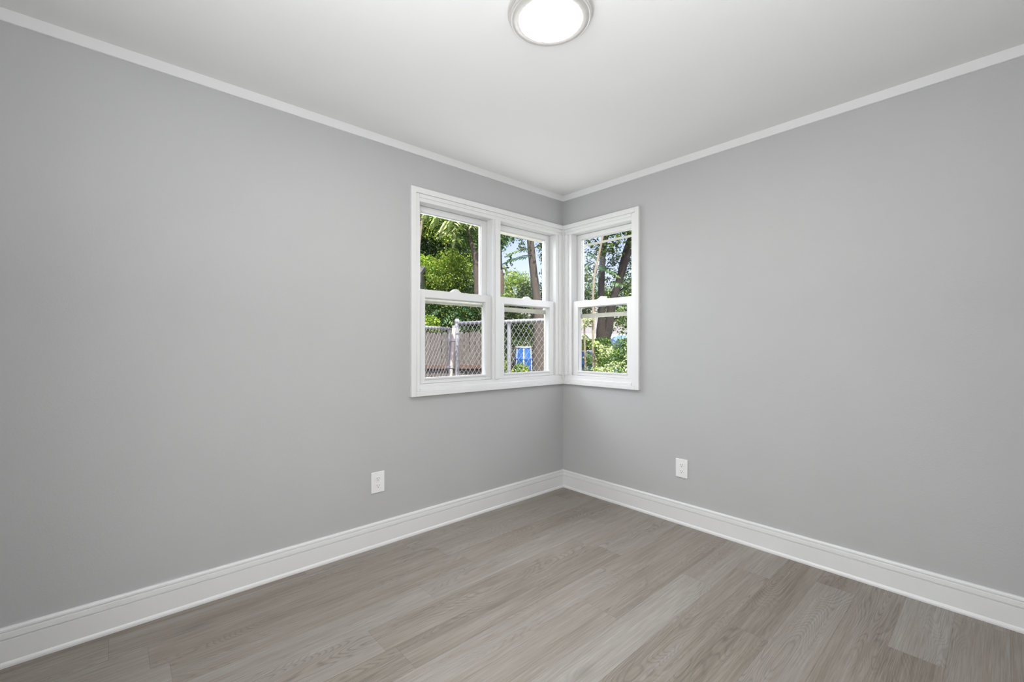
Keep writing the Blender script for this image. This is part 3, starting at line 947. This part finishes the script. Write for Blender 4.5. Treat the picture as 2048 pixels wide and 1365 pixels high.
# ------------------------------------------------------------------ yard: fences
def wire_mesh(parent, p0, p1, z0, z1, s=0.0718, r=0.0024):
    """woven diamonds: each wire runs as an upright zigzag, hooked into its neighbour"""
    p0, p1 = Vector(p0), Vector(p1)
    d = p1 - p0
    L = d.length
    d.normalize()
    nrm = Vector((-d.y, d.x, 0))
    p0 = p0 - nrm * 0.023
    h = s / 2
    hv = h * 1.36
    V, F = [], []
    nw = int(L / h)
    ns = int((z1 - z0) / hv)
    for i in range(nw):
        pts = []
        for k in range(ns + 1):
            right = (k + i) % 2
            u = (i + (1 if right else 0)) * h
            pts.append(p0 + d * min(u, L) + nrm * (0.0025 if right else -0.0025) + Vector((0, 0, z1 - k * hv)))
        base = len(V)
        for k, p in enumerate(pts):
            for a in (90, 210, 330):
                a = math.radians(a)
                V.append(p + d * (r * math.cos(a)) * 1.2 + nrm * (r * math.sin(a)))
        for k in range(ns):
            for j in range(3):
                a0 = base + k * 3 + j
                a1 = base + k * 3 + (j + 1) % 3
                F.append((a0, a1, a1 + 3, a0 + 3))
    me = bpy.data.meshes.new('wire_mesh')
    me.from_pydata([tuple(v) for v in V], [], F)
    return link('wire_mesh', me, M_GALV, parent)

def post(parent, x, y, z0, z1, r, name='post', cap=True):
    bm = bmesh.new()
    tube(bm, [(x, y, z0), (x, y, z1)], r, 14)
    o = build(name, bm, M_GALV, parent, smooth=False)
    if cap:
        bm = bmesh.new()
        lathe(bm, [(r * 1.12, -0.03), (r * 1.14, 0.0), (r * 1.0, 0.012), (r * 0.6, 0.024), (0, 0.029)], (x, y, z1), 16)
        build('post_cap', bm, M_GALV, o, smooth=True)
    return o

def band(parent, x, y, z, r, name='tension_band'):
    bm = bmesh.new()
    lathe(bm, [(r, -0.012), (r * 1.22, -0.012), (r * 1.22, 0.012), (r, 0.012)], (x, y, z), 16, False, False)
    box(bm, (x + r, y - 0.006, z - 0.012), (x + r * 1.9, y + 0.006, z + 0.012))
    return build(name, bm, M_GALV, parent)

FA, FB = at(914, 689, 5.875), at(1119, 689, 4.985)
RAIL = 1.395
fence = thing('chain_link_fence', 'tall galvanised chain-link fence with round top rail across the yard', 'fence', (FA.x, FA.y, ground_z(FA.x, FA.y)))
gz = -0.38
wire_mesh(fence, (FA.x, FA.y, 0), (FB.x, FB.y, 0), -0.30, RAIL + 0.03)
bm = bmesh.new(); tube(bm, [(FA.x, FA.y, RAIL), (FB.x, FB.y, RAIL)], 0.021, 14); build('top_rail', bm, M_GALV, fence, smooth=True)
post(fence, FA.x, FA.y, gz, RAIL + 0.035, 0.030)
for zz in (1.27, 0.62, 0.0):
    band(fence, FA.x, FA.y, zz, 0.030)
fd = (FB - FA).normalized()
q = at(1023, 689, 5.42)
post(fence, q.x - fd.y * -0.03, q.y + fd.x * 0.05, gz, RAIL - 0.02, 0.024, cap=False)
post(fence, FB.x, FB.y, gz, RAIL + 0.035, 0.030)

GA, GB = at(786, 689, 4.75), at(899, 689, 5.86)
gate = thing('chain_link_gate', 'lower chain-link gate at the left, shorter than the fence beside it', 'gate', (GA.x, GA.y, ground_z(GA.x, GA.y)))
GR = 1.322
wire_mesh(gate, (GA.x, GA.y, 0), (GB.x, GB.y, 0), -0.28, GR + 0.02)
bm = bmesh.new(); tube(bm, [(GA.x, GA.y, GR), (GB.x, GB.y, GR)], 0.019, 12); build('top_rail', bm, M_GALV, gate, smooth=True)
post(gate, GA.x, GA.y, gz, GR + 0.01, 0.019, 'upright', False)
post(gate, GB.x, GB.y, gz + 0.06, GR + 0.01, 0.017, 'upright', False)
pt, pb = at(908, 655, 5.80), at(899.5, 775, 5.80)
pole = thing('leaning_post', 'pale metal post leaning left, between the gate and the tall fence', 'post', (pb.x, pb.y, -0.35))
dv = (pb - pt)
foot = pt + dv * ((pt.z + 0.40) / (pt.z - pb.z))
bm = bmesh.new(); tube(bm, [foot, pt], 0.027, 16); build('pipe', bm, M_PIPE, pole, smooth=True)
bm = bmesh.new(); tube(bm, [pt - dv.normalized() * 0.002, pt - dv.normalized() * 0.022], 0.029, 16); build('cap', bm, M_GALV, pole)
for f in (0.21, 0.66):
    c = pt + dv * f
    bm = bmesh.new()
    tube(bm, [c + Vector((0, 0, 0.016)), c - Vector((0, 0, 0.016))], 0.033, 16)
    e = c - FX * 0.075
    box(bm, (min(c.x, e.x), min(c.y, e.y), c.z - 0.012), (max(c.x, e.x), max(c.y, e.y), c.z + 0.012))
    build('hinge_band', bm, M_GALV, pole)

# wooden fence
FENCE_U0 = (800 - 1024) / 885 * 7.2 - 27 * 0.0905          # the fence runs on to the left, out of the window's view
wf0 = CAM + FX * FENCE_U0 + FY * 7.2
wood = thing('wooden_fence', 'weathered grey wooden picket fence behind the chain-link wire', 'fence', (wf0.x, wf0.y, ground_z(wf0.x, wf0.y)))
n_p = 44
pw = 0.0905
for i in range(n_p):
    u = FENCE_U0 + i * pw
    c = CAM + FX * u + FY * (7.2 + random.uniform(-0.006, 0.006))
    zt = 1.322 + random.uniform(-0.025, 0.02)
    zb = -0.15
    tilt = random.uniform(-0.004, 0.004)
    bm = bmesh.new()
    hw = pw / 2 - random.uniform(0.002, 0.005)
    fr = [(-hw, zb), (hw, zb), (hw + tilt, zt - 0.03), (hw * 0.45 + tilt, zt), (-hw * 0.45 + tilt, zt), (-hw + tilt, zt - 0.03)]
    a = [bm.verts.new(c + FX * p + Vector((0, 0, z - c.z))) for p, z in fr]
    b = [bm.verts.new(c + FX * p + FY * 0.018 + Vector((0, 0, z - c.z))) for p, z in fr]
    for k in range(6):
        bm.faces.new((a[k], a[(k + 1) % 6], b[(k + 1) % 6], b[k]))
    bm.faces.new(a); bm.faces.new(b)
    build('picket', bm, M_PICKET, wood, bevel=0.002, seg=1)
for z0, z1, dd in ((0.72, 0.785, -0.022), (0.10, 0.17, -0.022)):
    bm = bmesh.new()
    c0 = CAM + FX * (FENCE_U0 - 0.05) + FY * 7.178
    c1 = c0 + FX * (n_p * pw)
    vs = []
    for z in (z0, z1):
        for p in (c0, c1, c1 + FY * dd, c0 + FY * dd):
            vs.append(bm.verts.new((p.x, p.y, z)))
    for f in ((0, 3, 2, 1), (4, 5, 6, 7), (0, 1, 5, 4), (1, 2, 6, 5), (2, 3, 7, 6), (3, 0, 4, 7)):
        bm.faces.new([vs[i] for i in f])
    build('rail', bm, M_BRACKET, wood, bevel=0.003, seg=1)

# ------------------------------------------------------------------ yard: seen through the right window
t = thing('twin_trunk_tree', 'dark tree forking into an upright and a leaning trunk in the right window', 'tree', base_of(1208, 8.0))
trunk_at(t, [(1203, 720, 11), (1202, 668, 10), (1203, 645, 7.8), (1203.5, 620, 6.8), (1202.5, 575, 6.4), (1204.5, 530, 6.2), (1206, 500, 6.4), (1211, 472, 6.4), (1214, 430, 6)], 8.0, M_BARK_DARK)
trunk_at(t, [(1212, 690, 9), (1216, 665, 8.5), (1219, 645, 8.2), (1222, 620, 8.2), (1229, 592, 7.4), (1234, 575, 7.0), (1241, 553, 7.2), (1247, 530, 8.0), (1254, 506, 9.0), (1263, 476, 7.5), (1272, 440, 7)], 8.0, M_BARK_DARK)
branch_tubes(t, [([at(1240, 582, 8.0), at(1252, 572, 7.9), at(1264, 562, 7.8)], 0.014), ([at(1206, 500, 8), at(1190, 480, 7.8), at(1170, 470, 7.6)], 0.018), ([at(1212, 470, 8), at(1230, 455, 7.8), at(1250, 450, 7.6)], 0.018)], M_BARK_DARK)
crown(t, [lobe(1175, 482, 7.7, 0.30, 0.14, 90), lobe(1190, 505, 7.9, 0.3, 0.2, 110), lobe(1228, 490, 7.8, 0.34, 0.25, 230), lobe(1232, 520, 8.2, 0.34, 0.25, 170), lobe(1190, 540, 8.3, 0.35, 0.2, 90), lobe(1250, 465, 7.8, 0.25, 0.15, 200),
          lobe(1220, 430, 8, 0.8, 0.25, 500), lobe(1262, 530, 8.4, 0.25, 0.3, 230)], 0.075, L_DARK, clump=0.13)
crown(t, [lobe(1225, 555, 8.4, 0.3, 0.16, 150), lobe(1200, 520, 8.3, 0.4, 0.2, 60), lobe(1185, 480, 8.2, 0.3, 0.15, 50)], 0.07, L_MID, name='lighter_foliage', clump=0.15)
frond(t, [(at(1195, 530, 6.6), at(1222, 540, 6.4), 0.05, 10), (at(1210, 538, 6.5), at(1240, 548, 6.4), 0.05, 10), (at(1222, 562, 6.5), at(1247, 566, 6.3), 0.04, 9), (at(1200, 548, 6.6), at(1180, 560, 6.5), 0.05, 9), (at(1180, 525, 6.5), at(1165, 534, 6.4), 0.05, 8), (at(1175, 505, 6.5), at(1195, 512, 6.4), 0.05, 9)], L_BLUE, 0.10)
t = thing('bush_row', 'light green thicket behind the twin trunks in the right window', 'bush', base_of(1215, 10.5))
simple_trunk(t, 1215, 10.5, 640, 0.04, M_TWIG)
crown(t, [lobe(1172, 585, 10.2, 0.3, 0.35, 500), lobe(1195, 592, 10.5, 0.35, 0.26, 420), lobe(1222, 590, 10.3, 0.3, 0.25, 420), lobe(1255, 580, 10.4, 0.36, 0.4, 700), lobe(1170, 550, 10.6, 0.25, 0.2, 130), lobe(1245, 640, 10.2, 0.35, 0.35, 500), lobe(1215, 620, 10.6, 0.4, 0.2, 300), lobe(1168, 620, 10.4, 0.25, 0.15, 200)], 0.085, L_MID, clump=0.17)
t = thing('sapling', 'slender pale sapling, sunlit, left part of the right window', 'tree', base_of(1187, 4.6))
trunk_at(t, [(1187, 745, 3.0), (1186, 700, 2.7), (1186.5, 640, 2.6), (1186, 595, 2.5), (1188, 560, 2.4), (1193, 530, 2.3), (1200, 500, 2.2), (1206, 470, 2.1), (1213, 430, 2.0)], 4.6, M_BARK_PALE, seg=10)
branch_tubes(t, [([at(1188, 708, 4.6), at(1193, 720, 4.55), at(1195, 745, 4.5)], 0.008), ([at(1186, 690, 4.6), at(1200, 692, 4.5), at(1214, 700, 4.4)], 0.006), ([at(1186, 640, 4.6), at(1176, 648, 4.6), at(1163, 658, 4.55)], 0.005)], M_BARK_PALE)
crown(t, [lobe(1176, 640, 4.6, 0.06, 0.03, 14), lobe(1195, 690, 4.5, 0.09, 0.04, 22), lobe(1210, 700, 4.4, 0.09, 0.05, 26), lobe(1170, 652, 4.6, 0.05, 0.03, 12)], 0.06, L_PALE)
t = thing('sapling', 'thin stem with pale leaves at the left edge of the right window', 'tree', base_of(1169, 5.2))
trunk_at(t, [(1170, 745, 2.2), (1169.5, 700, 2.0), (1169, 660, 1.8), (1167, 630, 1.4)], 5.2, M_BARK_PALE, seg=8)
frond(t, [(at(1164, 650, 5.0), at(1180, 640, 4.9), 0.0, 7), (at(1166, 668, 5.1), at(1178, 676, 5.0), 0.02, 6)], L_PALE, 0.07)
# brush under the right window
t = thing('bush', 'tangled green bush filling the bottom right of the right window', 'bush', base_of(1238, 4.4))
simple_trunk(t, 1238, 4.4, 735, 0.012, M_TWIG)
crown(t, [lobe(1243, 690, 4.5, 0.10, 0.09, 260), lobe(1236, 715, 4.4, 0.13, 0.12, 480), lobe(1252, 720, 4.3, 0.08, 0.16, 330), lobe(1240, 745, 4.2, 0.13, 0.10, 320), lobe(1255, 690, 4.4, 0.05, 0.08, 110)], 0.032, L_MID, clump=0.2)
crown(t, [lobe(1228, 735, 4.0, 0.10, 0.06, 40), lobe(1250, 735, 4.0, 0.07, 0.08, 36), lobe(1215, 705, 4.3, 0.08, 0.05, 30), lobe(1256, 705, 4.2, 0.03, 0.1, 34)], 0.036, L_PALE, name='pale_leaves')
t = thing('bush', 'pale leafy weeds along the bottom of the right window, round the sapling', 'bush', base_of(1195, 4.2))
simple_trunk(t, 1200, 4.2, 735, 0.008, M_TWIG)
crown(t, [lobe(1172, 745, 4.1, 0.06, 0.05, 60), lobe(1196, 742, 4.1, 0.09, 0.04, 90), lobe(1215, 745, 4.0, 0.08, 0.05, 90), lobe(1190, 765, 4.1, 0.25, 0.08, 260)], 0.034, L_PALE)
t = thing('shrub', 'olive green shrub between the twin trunks and the weeds', 'shrub', base_of(1205, 6.6))
simple_trunk(t, 1205, 6.6, 720, 0.02, M_TWIG)
crown(t, [lobe(1205, 690, 6.6, 0.16, 0.13, 420), lobe(1195, 720, 6.5, 0.22, 0.14, 480), lobe(1222, 715, 6.6, 0.2, 0.18, 330), lobe(1172, 690, 6.7, 0.10, 0.14, 170), lobe(1175, 720, 6.6, 0.06, 0.1, 60), lobe(1210, 750, 6.4, 0.5, 0.15, 500)], 0.046, L_MID)
# brown post at the right edge
q = at(1257, 689, 4.9)
bm = bmesh.new()
box(bm, (q.x - 0.02, q.y - 0.025, ground_z(q.x, q.y)), (q.x + 0.03, q.y + 0.025, 1.19))
tag(build('wooden_post', bm, simple('brown_wood', (0.33, 0.20, 0.09), 0.8, noise=0.25, scale=18), None, bevel=0.004), 'brown wooden post at the right edge of the right window', 'post')

# belt of trees closing the neighbourhood off in the distance, low where the photograph shows open sky
rows = []
for k in range(34):
    u = -30 + 1.9 * k
    px = 1024 + 885 * u / 19.0
    open_sky = 960 < px < 1320
    for py, rv, n in (((668, 0.8, 260),) if open_sky else ((640, 1.6, 330), (560, 1.6, 330), (470, 1.7, 330))):
        rows.append((tuple(CAM + FX * (u + random.uniform(-.4, .4)) + FY * (20.5 + 0.012 * (-u if u < 0 else u) + random.uniform(-.8, .8)) + Vector((0, 0, (689 - py) / 885 * 20.5))), 1.5, rv, n))
woods = crown(None, rows, 0.30, L_DARK, name='distant_trees')
tag(woods, 'distant belt of dark green trees closing off the yard', 'trees', None, 'stuff')

# neighbouring buildings
def gabled(name, label, p, yaw, wx, wy, hw_, hr, m_wall, m_roof, windows=(), e=0.35):
    root = thing(name, label, 'building', (p[0], p[1], p[2]))
    Rm = Matrix.Rotation(yaw, 4, 'Z')
    P = lambda x, y, z: Vector(p) + Rm @ Vector((x, y, z))
    bm = bmesh.new()
    f = [P(-wx, -wy, 0), P(wx, -wy, 0), P(wx, wy, 0), P(-wx, wy, 0), P(-wx, -wy, hw_), P(wx, -wy, hw_), P(wx, wy, hw_), P(-wx, wy, hw_), P(-wx, 0, hr), P(wx, 0, hr)]
    v = [bm.verts.new(x) for x in f]
    for q_ in ((0, 1, 5, 4), (2, 3, 7, 6), (1, 2, 6, 9, 5), (3, 0, 4, 8, 7), (0, 3, 2, 1), (4, 5, 9, 8), (6, 7, 8, 9)):
        bm.faces.new([v[i] for i in q_])
    build('wall', bm, m_wall, root)
    th = 0.09
    for s in (-1, 1):
        bm = bmesh.new()
        sl = (hr - hw_) / wy
        yo, zo = s * (wy + e), hw_ - e * sl
        q_ = [(-wx - e, yo, zo), (wx + e, yo, zo), (wx + e, 0, hr), (-wx - e, 0, hr)]
        lo = [bm.verts.new(P(x, y, z + 0.01)) for x, y, z in q_]
        hi = [bm.verts.new(P(x, y, z + 0.01 + th)) for x, y, z in q_]
        bm.faces.new(lo); bm.faces.new(hi)
        for k in range(4):
            bm.faces.new((lo[k], lo[(k + 1) % 4], hi[(k + 1) % 4], hi[k]))
        build('roof_slope', bm, m_roof, root)
        bm = bmesh.new()
        box(bm, (-wx - e - .02, yo - .02, zo - 0.08), (wx + e + .02, yo + .02, zo + th), lambda x, y, z: P(x, y, z))
        build('fascia', bm, M_ROOFING if e < 0.1 else simple('white_fascia', (0.72, 0.72, 0.74), 0.6), root)
    for (x, s, z, a, b) in windows:
        bm = bmesh.new()
        box(bm, (x - a, s * (wy + 0.03), z - b), (x + a, s * (wy - 0.02), z + b), lambda x, y, z: P(x, y, z))
        build('window', bm, simple('dark_window', (0.05, 0.06, 0.07), 0.2), root)
    return root
M_TAN = simple('tan_siding', (0.24, 0.185, 0.125), 0.8, noise=0.08, scale=4)
M_SHINGLE = simple('pale_grey_shingles', (0.17, 0.17, 0.18), 0.9, noise=0.25, scale=25)
M_GREYSIDE = simple('grey_siding', (0.34, 0.35, 0.36), 0.8, noise=0.05, scale=4)
p = at(1182, 700, 15.5)
gabled('house', 'tan neighbouring house with pale shingle roof in the right window', (p.x, p.y, ground_z(p.x, p.y)), -YAW + 0.35, 1.7, 1.4, 1.40, 2.20, M_TAN, M_SHINGLE, [(0.6, -1, 0.9, 0.3, 0.35)])
p = at(808, 700, 8.85)
gabled('shed', 'grey shed corner with dark roof at the left edge of the left window', (p.x, p.y, ground_z(p.x, p.y)), -YAW, 0.37, 0.40, 2.44, 2.62, M_GREYSIDE, M_ROOFING, (), 0.05)
p = at(1056, 700, 24.0)
gabled('house', 'white house glimpsed behind the shrubs left of the straight trunk', (p.x, p.y, ground_z(p.x, p.y)), -YAW - 0.2, 1.6, 1.6, 2.3, 2.95, simple('white_siding', (0.36, 0.36, 0.36), 0.7, noise=0.03), M_SHINGLE)
# blue tarp draped over a low pile
p = at(1243, 672, 9.4)
bm = bmesh.new()
prof = []
rows = 10
vs = []
gzz = ground_z(p.x, p.y)
for i in range(rows + 1):
    ring = []
    f = i / rows
    for k in range(36):
        a = 2 * math.pi * k / 36
        fold = 1 + 0.07 * math.sin(a * 7 + 0.8) * (1 - f) + 0.03 * math.sin(a * 13)
        rad = (0.52 - 0.46 * f ** 2.6) * fold
        ring.append(bm.verts.new((p.x + rad * math.cos(a), p.y + rad * math.sin(a), gzz + (p.z - gzz) * (1 - (1 - f) ** 1.5) + 0.02 * math.sin(a * 3))))
    vs.append(ring)
for r0, r1 in zip(vs, vs[1:]):
    for k in range(36):
        bm.faces.new((r0[k], r0[(k + 1) % 36], r1[(k + 1) % 36], r1[k]))
bm.faces.new(vs[-1]); bm.faces.new(vs[0][::-1])
tag(build('tarpaulin', bm, simple('pale_blue_tarp', (0.16, 0.27, 0.46), 0.45, noise=0.25, scale=6), None, smooth=True), 'blue tarp heap behind the bushes, right part of the right window', 'tarp')
